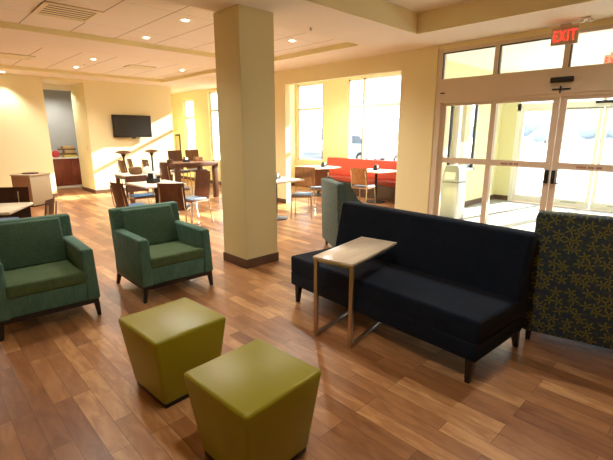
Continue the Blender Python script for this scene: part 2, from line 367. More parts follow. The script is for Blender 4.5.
# ------------------------------------------------------------------ vestibule and doors
struct('wall_vestibule_north', box(XW + .14, 7.82, 4.05, 4.15, 0, H).box(7.82, 9.15, 4.05, 4.15, 0, .80).box(7.82, 9.15, 4.05, 4.15, 2.25, 2.85).box(7.82, 9.15, 4.05, 4.15, 2.85, H).box(9.15, 10.5, 4.05, 4.15, 0, H), M['vwall'])
struct('baseboard_vestibule', box(XW + .14, 10.4, 4.035, 4.05, 0, .12).box(10.385, 10.4, 3.72, 4.05, 0, .12), M['base'])
vf = MB().box(7.82, 9.15, 4.06, 4.13, .80, .85).box(7.82, 9.15, 4.06, 4.13, 2.2, 2.25).box(7.82, 7.87, 4.06, 4.13, .8, 2.25).box(9.10, 9.15, 4.06, 4.13, .8, 2.25).box(8.22, 8.34, 4.04, 4.13, .8, 2.25)
wv = struct('window_5', vf, M['white'])
struct('glass_pane', box(7.87, 9.1, 4.09, 4.098, .85, 2.2), M['glass'], wv)
struct('gasket', box(7.93, 7.975, 4.045, 4.09, .85, 2.2).box(9.0, 9.045, 4.045, 4.09, .85, 2.2), M['dark'], wv)
struct('wall_vestibule_east', box(10.4, 10.5, 3.72, 4.05, 0, H).box(10.4, 10.5, -2, 3.72, 2.62, H), M['vwall'])
struct('wall_vestibule_south', box(XW + .14, 10.5, -2.1, -2.0, 0, H), M['vwall'])
struct('ceiling_vestibule', box(XW + .14, 10.5, -2.1, 4.15, H, H + .06), M['pap'])
# inner storefront -----------------------------------------------------
f = MB(); X0, X1 = XW - .005, XW + .11
Y0, Y1 = -.10, 3.50
f.box(X0, X1, Y0 + .08, 3.42, 2.06, 2.415)                       # operator header
f.box(X0 + .01, X1, Y0 + .08, 3.42, 2.80, 2.86)                  # head
f.box(X0, X1, 3.42, 3.50, 0, 2.86).box(X0, X1, Y0, Y0 + .08, 0, 2.86)
for y in (2.60, 1.72): f.box(X0 + .01, X1, y - .035, y + .035, 2.415, 2.80)
f.box(X0 + .02, X1 - .02, .84 - .035, .84 + .035, 2.415, 2.80)
f.box(X0 - .02, X0, Y0, 2.60, 2.10, 2.13)
r = struct('door_1', f, M['door'])
struct('transom_glass', box(XW + .05, XW + .058, Y0 + .08, 3.42, 2.415, 2.80), M['glass'], r)
g = MB()
for a in (3.42 - .012, 2.60 - .035 - .012, 1.72 - .035 - .012): g.box(X0 + .005, X0 + .05, a, a + .012, 2.415, 2.80)
g.box(X0 + .012, X0 + .05, 1.755, 3.42, 2.785, 2.80)
struct('gasket', g, M['dark'], r)
def leaf(name, n, X, y0, y1, m, stile=.075, mid=(1.13, 1.215), zt=2.06, bot=.16, th=.045, dm='door', par=None):
    q = MB().box(X, X + th, y0, y0 + stile, .01, zt).box(X, X + th, y1 - stile, y1, .01, zt).box(X, X + th, y0 + stile, y1 - stile, .01, bot).box(X, X + th, y0 + stile, y1 - stile, zt - .045, zt)
    if mid: q.box(X, X + th, y0 + stile, y1 - stile, *mid)
    o = q.build(name, m, par, smooth=False)
    if par is None: o['kind'] = 'structure'
    if mid:
        struct('glass_pane', box(X + th / 2, X + th / 2 + .006, y0 + stile, y1 - stile, bot, mid[0]), M['glass'], o)
        struct('glass_pane', box(X + th / 2, X + th / 2 + .006, y0 + stile, y1 - stile, mid[1], zt - .045), M['glass'], o)
    else: struct('glass_pane', box(X + th / 2, X + th / 2 + .006, y0 + stile, y1 - stile, bot, zt - .045), M['glass'], o)
    return o
dl = leaf('door_2', 2, XW + .02, 1.735, 2.62, M['door'])
dr = leaf('door_3', 3, XW + .02, .84, 1.725, M['door'])
sl = leaf('door_4', 4, XW + .065, 2.54, 3.42, M['door'])
sr = leaf('door_5', 5, XW + .065, -.02, .90, M['door'])
for d, yy, sgn in ((dl, 1.77, 1), (dr, 1.69, -1)):
    h = MB().box(XW - .008, XW + .02, yy - .022, yy + .022, .93, 1.11, bev=.004).tube([(XW - .03, yy + .0 * sgn, 1.09), (XW - .045, yy, 1.06), (XW - .045, yy, .99), (XW - .04, yy, .95)], .011).tube([(XW - .04, yy, .955), (XW - .04, yy + sgn * .085, .945)], .010)
    h.build('handle', M['black'], d)
# printed strips on the push bars
for d, ya, yb in ((dl, 2.16, 2.40), (dr, 1.16, 1.44)):
    q = MB(); n = 13
    for k in range(n):
        if k in (3, 7): continue
        a = ya + (yb - ya) * k / n; q.box(XW + .0185, XW + .02, a, a + (yb - ya) / n * .7, 1.155, 1.18)
    q.build('printed_strip', M['sticker'], d, smooth=False)
sn = box(XW - .05, XW - .006, 1.60, 1.86, 2.235, 2.30, bev=.006).build('door_motion_sensor', M['black']); tag(sn, 'black motion sensor bar on the tan header above the door pair', 'sensor')
tr = box(XW - .032, XW - .006, 1.62, 1.83, 2.145, 2.16, bev=.003).box(XW - .04, XW - .006, 1.725, 1.74, 2.10, 2.19, bev=.002).build('header_latch', M['black']); tag(tr, 'thin black latch strip on the header just under the motion sensor', 'latch')
mk = box(XW - .012, XW - .004, 3.35, 3.42, 2.195, 2.215, bev=.002).build('header_label_plate', M['black']); tag(mk, 'tiny dark plate at the left end of the tan door header', 'plate')
# outer storefront ------------------------------------------------------
XO = 10.4
f = MB().box(XO, XO + .1, -2, 3.72, 2.10, 2.25).box(XO, XO + .1, -2, 3.72, 2.56, 2.62).box(XO, XO + .1, 3.64, 3.72, 0, 2.6).box(XO, XO + .1, -2, -1.92, 0, 2.6)
for y in (2.05, .1): f.box(XO, XO + .1, y - .03, y + .03, 2.25, 2.56)
ro = struct('door_6', f, M['white'])
struct('transom_glass', box(XO + .05, XO + .056, -1.92, 3.64, 2.25, 2.56), M['glass'], ro)
for n, (a, b) in enumerate(((2.86, 3.64), (2.05, 2.90), (1.18, 2.03), (.3, 1.2), (-1.92, .3))):
    o = leaf('door_%d' % (7 + n), n, XO + (.03 if n in (1, 2) else .07) - .03, a, b, M['white'], stile=.075, mid=None, zt=2.12, bot=.17)
    if n in (1, 2):
        q = MB()
        for k in range(12): q.box(XO - .0015, XO, a + .25 + .025 * k, a + .268 + .025 * k, .10, .125)
        q.build('printed_strip', M['stick2'], o, smooth=False)
sn = box(XO - .05, XO, 1.75, 2.2, 2.19, 2.245, bev=.006).build('door_motion_sensor', M['black']); tag(sn, 'black sensor bar above the outer entrance doors', 'sensor')

# ------------------------------------------------------------------ exit sign and its modelled reflection
def exit_sign(label, loc, rz):
    t = thing('exit_sign', label, 'exit sign', loc, rz)          # local: face looks to -X, hangs from ceiling
    box(-.02, .02, -.145, .145, -.01, .195, bev=.005).build('sign_housing', M['signb'], t)
    box(-.03, .03, -.06, .06, .19, .225, bev=.003).build('ceiling_mount', M['signb'], t)
    cu = bpy.data.curves.new('t', 'FONT'); cu.body = 'EXIT'; cu.size = .17; cu.extrude = .002; cu.align_x = 'CENTER'; cu.offset = .0005; cu.space_character = 1.22
    to = bpy.data.objects.new('t', cu); C.objects.link(to)
    bpy.context.view_layer.update()
    me = bpy.data.meshes.new_from_object(to.evaluated_get(bpy.context.evaluated_depsgraph_get())); bpy.data.objects.remove(to)
    me.transform(Matrix.Translation((-.023, 0, .033)) @ Matrix(((0, 0, -1, 0), (-1, 0, 0, 0), (0, 1, 0, 0), (0, 0, 0, 1))) @ Matrix.Diagonal((.62, 1.06, 1, 1)))
    me.materials.clear(); me.materials.append(M['emred'])
    o = bpy.data.objects.new('red_lettering', me); C.objects.link(o); o.parent = t
    return t
exit_sign('lit red EXIT sign hanging from the soffit before the inner glass doors', (6.12, 1.73, H - .245), R(4))
exit_sign('modelled reflection of the red EXIT sign, set beyond the transom glass', (8.9, 1.72, H - .225), R(0))  # second sign stands in for the first one's reflection in the glass
t = thing('emergency_light', 'small twin-headed emergency light on the soffit to the right of the exit sign', 'light', (6.02, 1.50, H - .001))
box(-.03, .03, -.05, .05, -.025, 0, bev=.004).build('base_plate', M['pap'], t)
for s_ in (-1, 1): MB().lathe([(.012, -.055), (.028, -.05), (.03, -.025), (.012, -.018)], 14, (0, s_ * .045, 0)).build('lamp_head', M['pap'], t)

# ------------------------------------------------------------------ ceiling fittings
def vent(label, x0, x1, y0, y1, z, along='x'):
    t = thing('ceiling_vent', label, 'air vent', ((x0 + x1) / 2, (y0 + y1) / 2, z), 0, None)
    a, b = (x1 - x0) / 2, (y1 - y0) / 2
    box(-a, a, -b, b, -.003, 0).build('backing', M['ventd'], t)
    box(-a, a, -b, -b + .05, -.014, -.003).box(-a, a, b - .05, b, -.014, -.003).box(-a, -a + .05, -b + .05, b - .05, -.014, -.003).box(a - .05, a, -b + .05, b - .05, -.014, -.003).build('frame', M['vent'], t)
    n = 6; q = MB()
    for k in range(n):
        yk = -b + .07 + (2 * b - .14) * k / (n - 1)
        q.hexa([(-a + .05, yk - .020, -.005), (a - .05, yk - .020, -.005), (a - .05, yk + .014, -.011), (-a + .05, yk + .014, -.011), (-a + .05, yk - .020, -.003), (a - .05, yk - .020, -.003), (a - .05, yk + .014, -.009), (-a + .05, yk + .014, -.009)])
    o = q.build('louvre', M['vent'], t, smooth=False)
    return t
vent('large cream louvred ceiling vent nearest the camera, beside the lobby tray', 1.38, 1.99, 5.50, 6.12, 2.995)
vent('louvred ceiling vent at the left edge, above the yellow wall', 1.50, 2.10, 9.45, 9.95, 2.995)
vent('small louvred ceiling vent above the wall screen', 3.75, 4.30, 9.15, 9.55, 2.995)
LP = [(2.86, 5.16, 2.995, 'recessed downlight nearest the tan column in the tiled ceiling'), (2.92, 6.47, 2.995, 'recessed downlight left of the column, close to the yellow tray edge'),
      (4.63, 5.10, 2.995, 'recessed downlight right of the column'), (2.97, 9.0, 2.995, 'recessed downlight before the passage opening, the nearer of two'),
      (4.90, 9.12, 2.995, 'recessed downlight between the small vent and the column'), (1.90, 11.62, H, 'wall-washing downlight above the waste bin at far left'),
      (1.2, 4.9, 2.995, 'recessed downlight above the left armchair'), (.2, 8.6, 2.995, 'recessed downlight beyond the left edge'), (3.03, 10.32, 2.995, 'recessed downlight before the passage opening, the farther of two'),
      (4.2, 1.0, 3.185, 'added fill downlight, out of view in the lobby tray over the dark settee'), (1.0, 1.0, 3.185, 'added fill downlight, out of view in the lobby tray over the ottomans'), (3.3, 13.45, H, 'added fill downlight, out of view over the counter in the room beyond the passage'), (7.5, 6.9, 3.05, 'recessed downlight over the red banquette')]  # lobby tray and back-room lamps are unseen, added as fill light
l0 = None
for i, (x, y, z, lab) in enumerate(LP):
    if l0 is None:
        t = l0 = thing('recessed_downlight', lab, 'ceiling light', (x, y, z), 0, 'recessed ceiling downlights')
        MB().lathe([(.052, -.004), (.085, -.006), (.09, 0), (.052, 0)], 24).build('trim_ring', M['pap'], t)
        MB().lathe([(.001, -.011), (.034, -.0105), (.042, -.007), (.001, -.0065)], 20).build('lens', M['lamp'], t)
    else: t = dup(l0, loc=(x, y, z), label=lab)
    L_ = bpy.data.lights.new('downlight_beam', 'SPOT'); L_.energy = {5: 30, 9: 42, 10: 26, 6: 26, 11: 44}.get(i, 50); L_.color = (1, .95, .84); L_.spot_size = R({5: 95}.get(i, 150)); L_.spot_blend = .7; L_.shadow_soft_size = .05
    lo = bpy.data.objects.new('downlight_beam', L_); C.objects.link(lo); lo.location = (x, y, z - .03)
vl = thing('vestibule_downlight', 'round white downlight in the vestibule ceiling seen through the transom glass', 'ceiling light', (8.3, 1.4, H))
MB().lathe([(.10, -.03), (.17, -.02), (.18, 0), (.10, 0)], 24).build('trim_ring', M['pap'], vl)
MB().lathe([(.001, -.04), (.08, -.036), (.10, -.03), (.10, -.01), (.001, -.01)], 20).build('lens', M['grey'], vl)
for x, y, lab in ((1.62, 5.95 - 1.3, 'small brass sprinkler head in the tile beside the large vent'), (4.05, 4.1, 'small sprinkler head on the soffit to the right of the column'), (3.03, 9.77, 'dark sprinkler head in the far tiled ceiling above the passage')):
    t = thing('sprinkler_head', lab, 'sprinkler', (x, y, H if y < 4.2 else 2.995))
    MB().lathe([(.012, -.035), (.02, -.03), (.008, -.02), (.012, -.008), (.03, 0)], 12).build('sprinkler_body', M['steel'], t)

# ------------------------------------------------------------------ ottomans
def ottoman(label, loc, rz):
    t = thing('cube_ottoman', label, 'ottoman', loc, rz)
    MB().taper(0, 0, .025, .470, .385, .385, .490, .490, bev=.02, seg=4).build('upholstered_body', M['lime'], t)
    box(-.185, .185, -.185, .185, 0, .035, bev=.003).build('plinth', M['legblack'], t)
    return t
ottoman('tapered olive-lime ottoman standing farther back, nearer the green armchairs', (1.065, 2.315, 0), R(3))
ottoman('tapered olive-lime ottoman in the foreground, cut by the bottom of the picture', (1.065, 1.475, 0), R(3))

# ------------------------------------------------------------------ green armchairs
def armchair(label, loc, rz):
    t = thing('green_armchair', label, 'armchair', loc, rz)      # faces -Y, width .74, depth .76
    W = .385
    b = MB().box(-W + .09, W - .09, -.37, .30, .165, .33, bev=.012, seg=3); b.build('seat_base', M['green'], t)
    box(-W + .015, W - .015, -.372, .36, .125, .165, bev=.006).build('base_rail', M['legblack'], t)
    for s_ in (-1, 1):
        pts = lambda x0, x1, x2, x3: [(x0, -.385, .16), (x1, -.385, .16), (x1, .33, .16), (x0, .33, .16), (x2, -.36, .62), (x3, -.36, .62), (x3, .36, .62), (x2, .36, .62)]
        xs = (W - .11, W + .0, W - .115, W - .012)
        if s_ < 0: xs = (-xs[1], -xs[0], -xs[3], -xs[2])
        MB().hexa(pts(*xs), bev=.022, seg=4).build('arm', M['green'], t)
    MB().hexa([(-W + .095, -.385, .325), (W - .095, -.385, .325), (W - .095, .22, .31), (-W + .095, .22, .31), (-W + .095, -.385, .435), (W - .095, -.385, .435), (W - .095, .22, .415), (-W + .095, .22, .415)], bev=.03, seg=5).build('seat_cushion', M['greenseat'], t)
    w1, w2 = W - .02, W - .012
    MB().hexa([(-w1, .20, .17), (w1, .20, .17), (w1, .37, .17), (-w1, .37, .17), (-w2, .33, .825), (w2, .33, .825), (w2, .43, .825), (-w2, .43, .825)], bev=.022, seg=4).build('backrest', M['green'], t)
    w3 = W - .112
    MB().hexa([(-w3, .15, .42), (w3, .15, .42), (w3, .28, .42), (-w3, .28, .42), (-w3 , .285, .81), (w3 , .285, .81), (w3 , .40, .81), (-w3 , .40, .81)], bev=.02, seg=4).build('back_cushion', M['greenback'], t)
    for x in (-W + .035, W - .035):
        for y, dy in ((-.345, -.01), (.33, .05)):
            MB().taper(x, y, 0, .13, .030, .030, .046, .046, dx=.012 * (1 if x > 0 else -1), dy=dy, bev=.003, seg=1).build('leg', M['legblack'], t)
    return t
armchair('dark green armchair at the left edge, cut by the frame', (.712, 4.155, 0), R(-2))
armchair('dark green armchair nearest the tan column', (1.835, 4.10, 0), R(-1))

# ------------------------------------------------------------------ settee
t = thing('armless_settee', 'long armless black-navy settee with its back to the glass doors', 'sofa', (2.47, 1.89, 0), R(-3.5))
# local: front at x=0 facing -X, length along Y
Ls = .945
MB().hexa([(0, -Ls, .165), (.70, -Ls, .165), (.70, Ls, .165), (0, Ls, .165), (.0, -Ls, .30), (.72, -Ls, .30), (.72, Ls, .30), (.0, Ls, .30)], bev=.018, seg=3).build('seat_base', M['navy'], t)
MB().hexa([(.0, -Ls, .290), (.60, -Ls, .290), (.60, Ls, .290), (.0, Ls, .290), (.0, -Ls, .455), (.60, -Ls, .44), (.60, Ls, .44), (.0, Ls, .455)], bev=.022, seg=5).build('seat_cushion', M['navy'], t)
MB().hexa([(.53, -Ls, .17), (.76, -Ls, .17), (.76, Ls, .17), (.53, Ls, .17), (.68, -Ls + .01, .905), (.81, -Ls + .01, .905), (.81, Ls - .01, .905), (.68, Ls - .01, .905)], bev=.028, seg=5).build('backrest', M['navy'], t)
for yy_ in (-Ls + .05, Ls - .08):
    for xx, dx in ((.04, -.012), (.70, .05)):
        MB().taper(xx, yy_, 0, .17, .034, .034, .055, .055, dx=dx, bev=.003, seg=1).build('leg', M['legblack'], t)

# ------------------------------------------------------------------ C table
t = thing('side_table', 'C-shaped side table with pale wood top slid over the dark settee', 'side table', (2.215, 1.99, 0), R(9.5))
# local: front legs at x=0, top extends +X .76
MB().box(-.03, .745, -.175, .175, .655, .675, bev=.004, seg=2).build('table_top', M['top'], t)
for s_ in (-1, 1):
    box(-.013, .013, s_ * .160 - .016, s_ * .160 + .016, .0, .655, bev=.002, seg=1).build('leg', M['steel'], t)
    box(.013, .60, s_ * .162 - .013, s_ * .162 + .013, 0, .024, bev=.002, seg=1).build('base_runner', M['steel'], t)
    box(.013, .70, s_ * .162 - .013, s_ * .162 + .013, .631, .655, bev=.002, seg=1).build('top_rail', M['steel'], t)
box(-.013, .013, -.149, .149, .631, .655, bev=.002, seg=1).build('cross_rail', M['steel'], t)

# ------------------------------------------------------------------ high-backed patterned chairs (face +X locally)
def lounge(label, loc, rz, m, bw=.74, hb=1.04):
    t = thing('patterned_lounge_chair', label, 'lounge chair', loc, rz)
    a = bw / 2
    MB().hexa([(0, -a, .09), (.15, -a, .09), (.15, a, .09), (0, a, .09), (-.03, -a + .01, hb), (.10, -a + .01, hb), (.10, a - .01, hb), (-.03, a - .01, hb)], bev=.025, seg=4).build('backrest', m, t, uv=True)
    for s_ in (-1, 1):
        y0, y1 = (a - .09, a - .002) if s_ > 0 else (-a + .002, -a + .09)
        MB().prism([(.08, .10), (.74, .10), (.74, .55), (.68, .585), (.45, .62), (.25, .78), (.13, .98), (.05, 1.0)], 0, 1, 'x').x(Matrix(((0, 1, 0, 0), (1 * (y1 - y0), 0, 0, y0), (0, 0, 1, 0), (0, 0, 0, 1)))).build('side_wing', m, t, uv=True)
    box(.14, .74, -a + .09, a - .09, .12, .32, bev=.01).build('seat_base', m, t, uv=True)
    box(.12, .75, -a + .09, a - .09, .32, .45, bev=.035, seg=4).build('seat_cushion', m, t, uv=True)
    for x in (.06, .68):
        for y in (-a + .05, a - .05): MB().taper(x, y, 0, .11, .03, .03, .045, .045, bev=.003, seg=1).build('leg', M['legblack'], t)
    return t
def place_back(yl, yr):
    """root location and rotation from the floor points below the two outer back corners (left, right as seen from behind)"""
    (x0, y0), (x1, y1) = yl, yr
    d = Vector((x1 - x0, y1 - y0)); L = d.length
    rz = math.atan2(d.y, d.x) + PI / 2
    return ((x0 + x1) / 2, (y0 + y1) / 2, 0), rz, L
loc, rz, L = place_back((3.29, .965), (3.46, .20))
lounge('high-backed navy chair with yellow-green star flowers, at the right edge', loc, rz, M['star'], L, 1.04)
loc, rz, L = place_back((4.27, 4.08), (3.85, 3.38))
lounge('high-backed star-patterned chair standing behind the far end of the settee', loc, rz, M['star2'], L, .98)

# ------------------------------------------------------------------ dining chairs (face -Y)
def dining_chair(name, label, loc, rz, back='ply', pad='pad', group='plywood-backed dining chairs', low=.50, bw=.40, zt=.86, hs=.45):
    t = thing(name, label, 'chair', loc, rz, None)
    a = bw / 2
    MB().grid(lambda u, v: (-a + 2 * a * u, .19 + .07 * v - .035 * (1 - (2 * u - 1) ** 2) * -1 , low + hs - .45 + (zt - low) * v), 8, 4, .014).build('backrest', M[back], t)
    MB().box(-.20, .20, -.20, .19, hs - .025, hs - .008, bev=.006).build('seat', M[back], t)
    MB().box(-.185, .185, -.19, .16, hs - .010, hs + .022, bev=.014, seg=3).build('seat_pad', M[pad], t)
    for s_ in (-1, 1):
        MB().tube([(s_ * .185, -.17, hs - .03), (s_ * .195, -.19, hs * .5), (s_ * .20, -.205, 0)], .010, 8).build('leg', M['chrome'], t)
        MB().tube([(s_ * .17, .275, zt - .06), (s_ * .18, .235, low + .04), (s_ * .185, .20, hs - .01), (s_ * .19, .215, hs * .6), (s_ * .20, .26, 0)], .010, 8).build('leg', M['chrome'], t)
    MB().tube([(-.185, -.17, hs - .035), (.185, -.17, hs - .035)], .009, 8).tube([(-.185, .19, hs - .035), (.185, .19, hs - .035)], .009, 8).tube([(-.185, -.17, hs - .035), (-.185, .19, hs - .035)], .009, 8).tube([(.185, -.17, hs - .035), (.185, .19, hs - .035)], .009, 8).build('seat_frame', M['chrome'], t)
    return t
D = lambda deg: R(deg)
# around the table right of the column
dining_chair('dining_chair', 'plywood-backed chair with blue-grey seat on the far right side of the table beside the column', (5.45, 5.72, 0), D(-53), zt=.95, low=.58)
dining_chair('dining_chair', 'chair with blue seat half hidden by the tan column, drawn to the table beside it', (4.30, 5.62, 0), D(95), pad='pad', back='dply')
dining_chair('dining_chair', 'chair with dark red-brown back at the window table, seen over the patterned chair', (6.42, 6.25, 0), D(140), back='mply')
dining_chair('dining_chair', 'chair with tan plywood back and pale seat facing the red banquette', (7.30, 5.70, 0), D(100))
# around the near left dining table
dining_chair('dining_chair', 'chair with broad dark plywood back turned to the camera, right behind the middle armchair', (3.02, 6.12, 0), D(142), back='mply', low=.44)
dining_chair('dining_chair', 'chair with tall plywood back and chrome legs, just left of the tan column', (3.66, 6.72, 0), D(-80), back='mply', low=.43, zt=.93)
dining_chair('dining_chair', 'leaning brown-backed chair with bright blue seat at the left of the near dining table', (2.56, 6.62, 0), D(98), back='mply', pad='bluepad', low=.44)
dining_chair('dining_chair', 'low brown chair on the far side of the near dining table', (3.15, 7.72, 0), D(-5), back='mply', pad='bluepad', zt=.80)
# left edge
dining_chair('dining_chair', 'wide black-brown chair behind the table at the left edge', (.80, 6.72, 0), D(-29), back='dply', low=.30, bw=.62, zt=.87)
dining_chair('dining_chair', 'small brown chair back showing between the left armchair and the waste bin', (.97, 5.78, 0), D(-118), back='mply', low=.45, zt=.84, bw=.36)
for x, y, rz, bk, lab in ((3.82, 9.72, 93, 'ply', 'leftmost side-on plywood chair behind the far long table'), (4.22, 10.26, 84, 'ply', 'side-on plywood chair second from the left behind the far long table'),
                          (4.34, 9.66, 88, 'ply', 'side-on plywood chair behind the far long table, next to the high table'), (4.11, 8.20, 92, 'mply', 'darker plywood chair at the near right corner of the far long table')):
    dining_chair('dining_chair', lab, (x, y, 0), D(rz), back=bk, zt=1.0, low=.55)
# tall stools at the parsons table
def tall_stool(label, loc, rz, back='ply', pad='pad'):
    return dining_chair('tall_stool', label, loc, rz, back=back, pad=pad, hs=.62, low=.47, zt=.98)
tall_stool('tall stool on the window side of the brown high table, at its right end', (5.75, 10.22, 0), D(0), 'ply')
tall_stool('tall stool on the window side of the brown high table, in its middle', (5.25, 10.22, 0), D(0), 'mply', 'pad')

# ------------------------------------------------------------------ tables
def ped_table(label, loc, rz, w, d, top='wtop', z=.75, group=None):
    t = thing('pedestal_table', label, 'table', loc, rz, group)
    box(-w / 2, w / 2, -d / 2, d / 2, z - .032, z, bev=.008, seg=2).build('table_top', M[top], t)
    MB().lathe([(.04, .03), (.032, .06), (.032, z - .06), (.05, z - .034)], 16).build('pedestal', M['iron'], t)
    MB().lathe([(.23, 0), (.235, .012), (.20, .022), (.05, .036), (.04, .04)], 28).build('base_disc', M['iron'], t)
    MB().box(-.16, .16, -.02, .02, z - .045, z - .032).box(-.02, .02, -.16, .16, z - .045, z - .032).build('bracket', M['iron'], t)
    return t
ped_table('white-topped pedestal table beside the tan column', (5.0, 6.0, 0), 0, .78, .78)
ped_table('white-topped pedestal table by the first window, left of the red banquette', (7.75, 7.55, 0), 0, .75, .95)
ped_table('white-topped pedestal table in front of the red banquette, on the right', (7.95, 5.85, 0), 0, .75, .80)
ped_table('white-topped dining table behind the middle green armchair', (3.12, 7.0, 0), 0, .72, .82, 'wtop')
ped_table('tan-topped dining table at the left edge above the left armchair', (.62, 5.98, 0), R(-29), .72, .72, 'top')
t = thing('long_dining_table', 'far long pale-topped table with brown ends below the wall screen', 'table', (3.72, 8.90, 0))
box(-.5, .5, -.4, .4, .72, .75, bev=.006).build('table_top', M['wtop'], t)
box(-.48, .48, -.38, .38, .66, .72).build('apron', M['mply'], t)
for x in (-.44, .44):
    for y in (-.34, .34): box(x - .035, x + .035, y - .035, y + .035, 0, .66, bev=.003).build('leg', M['mply'], t)
t = thing('high_table', 'brown parsons-style high table with thick square legs, left of the tan column', 'table', (5.13, 9.52, 0), R(1))
box(-.575, .575, -.42, .42, .80, .90, bev=.004).build('table_top', M['hply'], t)
for x in (-.515, .515):
    for y in (-.36, .36): box(x - .055, x + .055, y - .055, y + .055, 0, .80, bev=.003).build('leg', M['hply'], t)
# round bar-height stools seen as dark discs before the screen wall
for x, y, lab in ((4.02, 10.78, 'round dark-topped bar stool below the wall screen, the left of two'), (4.85, 11.0, 'round dark-topped bar stool below the wall screen, the right of two')):
    t = thing('bar_stool', lab, 'stool', (x, y, 0))
    MB().lathe([(.02, 1.06), (.10, 1.09), (.19, 1.125), (.195, 1.135), (.12, 1.16), (.02, 1.175)], 24).build('round_seat', M['dred'] if 0 else M['mply'], t)
    MB().lathe([(.03, .02), (.025, .05), (.025, 1.0), (.06, 1.07)], 14).build('post', M['iron'], t)
    MB().lathe([(.20, 0), (.20, .012), (.04, .03)], 24).build('base_disc', M['iron'], t)

# ------------------------------------------------------------------ caddies and tabletop stuff
def caddy(label, loc, rz=0):
    t = thing('condiment_caddy', label, 'caddy', loc, rz)
    MB().box(-.07, .07, -.05, .05, 0, .012, bev=.002).box(-.07, -.064, -.05, .05, 0, .07).box(.064, .07, -.05, .05, 0, .07).box(-.07, .07, -.05, -.044, 0, .06).box(-.07, .07, .044, .05, 0, .06).build('tray', M['black'], t)
    box(-.055, .0, -.04, .04, .012, .125, bev=.004).build('napkin_holder', M['black'], t)
    box(-.048, -.008, -.043, .043, .05, .12, bev=.002).build('napkin_stack', M['pap'], t)
    for k, (x, y) in enumerate(((.02, -.02), (.045, .02))):
        MB().lathe([(.016, .012), (.017, .08), (.010, .095), (.012, .10), (.012, .112)], 12, (x, y, 0)).build('shaker', M['stain'], t)
    return t
caddy('black napkin and condiment caddy on the table beside the tan column', (4.97, 5.93, .75), .3)
caddy('black condiment caddy on the table by the first window', (7.75, 7.35, .75), .2)
caddy('black condiment caddy on the table before the red banquette', (7.95, 5.85, .75), .2)
caddy('dark condiment caddy on the white table behind the middle armchair', (3.10, 7.05, .75), .5).scale = (1.35, 1.35, 1.35)
caddy('condiment caddy at the right of the brown high table', (5.05, 9.50, .90), 0)
bx = MB().box(-.10, .10, -.05, .05, 0, .10, bev=.004).build('menu_box', M['ply']); tag(bx, 'small brown box standing at the right end of the high table', 'box', None, (5.50, 9.70, .90))
bx = MB().box(-.06, .06, -.05, .05, 0, .08, bev=.004).build('menu_box', M['dply']); tag(bx, 'small dark box at the left end of the high table', 'box', None, (4.60, 9.45, .90))
pp = MB().lathe([(.09, 0), (.10, .03), (.07, .09), (.03, .13), (.01, .14)], 14).x(Matrix.Rotation(R(20), 4, 'X')).build('crumpled_napkins', M['pap']); tag(pp, 'white crumpled napkins lying on the far long table, left half', 'napkins', None, (3.72, 8.75, .78))
pp = MB().lathe([(.07, 0), (.08, .03), (.06, .08), (.02, .11)], 14).build('crumpled_napkins', M['pap']); tag(pp, 'white crumpled napkins lying on the far long table, right half', 'napkins', None, (4.02, 8.70, .752))
bg = MB().lathe([(.10, 0), (.13, .04), (.13, .12), (.11, .15)], 16).build('basket', M['wick']); tag(bg, 'small brown basket on the far long table, near its left end', 'basket', None, (3.50, 8.80, .752))

# ------------------------------------------------------------------ banquette
t = thing('banquette', 'long red vinyl banquette under the nook windows', 'banquette', (8.72, 6.15, 0), 0)
box(-.42, 0, -1.86, 1.9, 0, .36).build('base', M['dply'], t)
box(-.50, -.02, -1.86, 1.9, .36, .47, bev=.02, seg=3).build('seat_cushion', M['dred'], t)
MB().hexa([(-.16, -1.86, .47), (0, -1.86, .47), (0, 1.9, .47), (-.16, 1.9, .47), (-.10, -1.86, .93), (0, -1.86, .93), (0, 1.9, .93), (-.10, 1.9, .93)], bev=.015, seg=3).build('backrest', M['red'], t)

# ------------------------------------------------------------------ north end: screen, bin, counter
t = thing('wall_screen', 'black flat wall screen mounted high on the yellow wall', 'television', (4.73, 11.9, 1.48))
box(-.53, .53, -.11, -.06, 0, .60, bev=.006).build('casing', M['black'], t)
box(-.505, .505, -.113, -.110, .035, .575).build('screen', M['tv'], t)
box(-.2, .2, -.06, 0, .2, .4).build('wall_bracket', M['iron'], t)
box(-.03, .07, -.09, -.06, -.03, 0).build('sensor_tab', M['black'], t)
t = thing('waste_bin', 'boxy waste bin, brown on one face and beige on the other, by the left wall', 'waste bin', (2.02, 11.0, 0), R(33))
box(-.27, .27, -.25, .25, .03, .68, bev=.006).build('cabinet', M['bin'], t)
box(-.273, -.266, -.245, .245, .035, .675).build('side_panel', M['binb'], t)
box(-.285, .285, -.265, .265, .68, .71, bev=.006).build('lid', M['bin'], t)
MB().lathe([(.10, .71), (.16, .71), (.16, .735), (.10, .735)], 24).build('opening_ring', M['dply'], t)
box(-.25, .25, -.23, .23, 0, .03).build('plinth', M['dply'], t)
t = thing('serving_counter', 'red-brown cabinet with white countertop in the room beyond the passage', 'cabinet', (3.6, 13.75, 0))
box(-1.0, 1.0, 0, .5, .08, .86).build('cabinet_body', M['cab'], t)
box(-1.0, 1.0, .03, .5, 0, .08).build('toe_kick', M['pap'], t)
box(-1.02, 1.02, -.03, .52, .86, .90, bev=.004).build('countertop', M['pap'], t)
for k in range(4): box(-.98 + .5 * k, -.52 + .5 * k, -.014, 0, .11, .83, bev=.003).build('cabinet_door', M['cab'], t)
z = .90
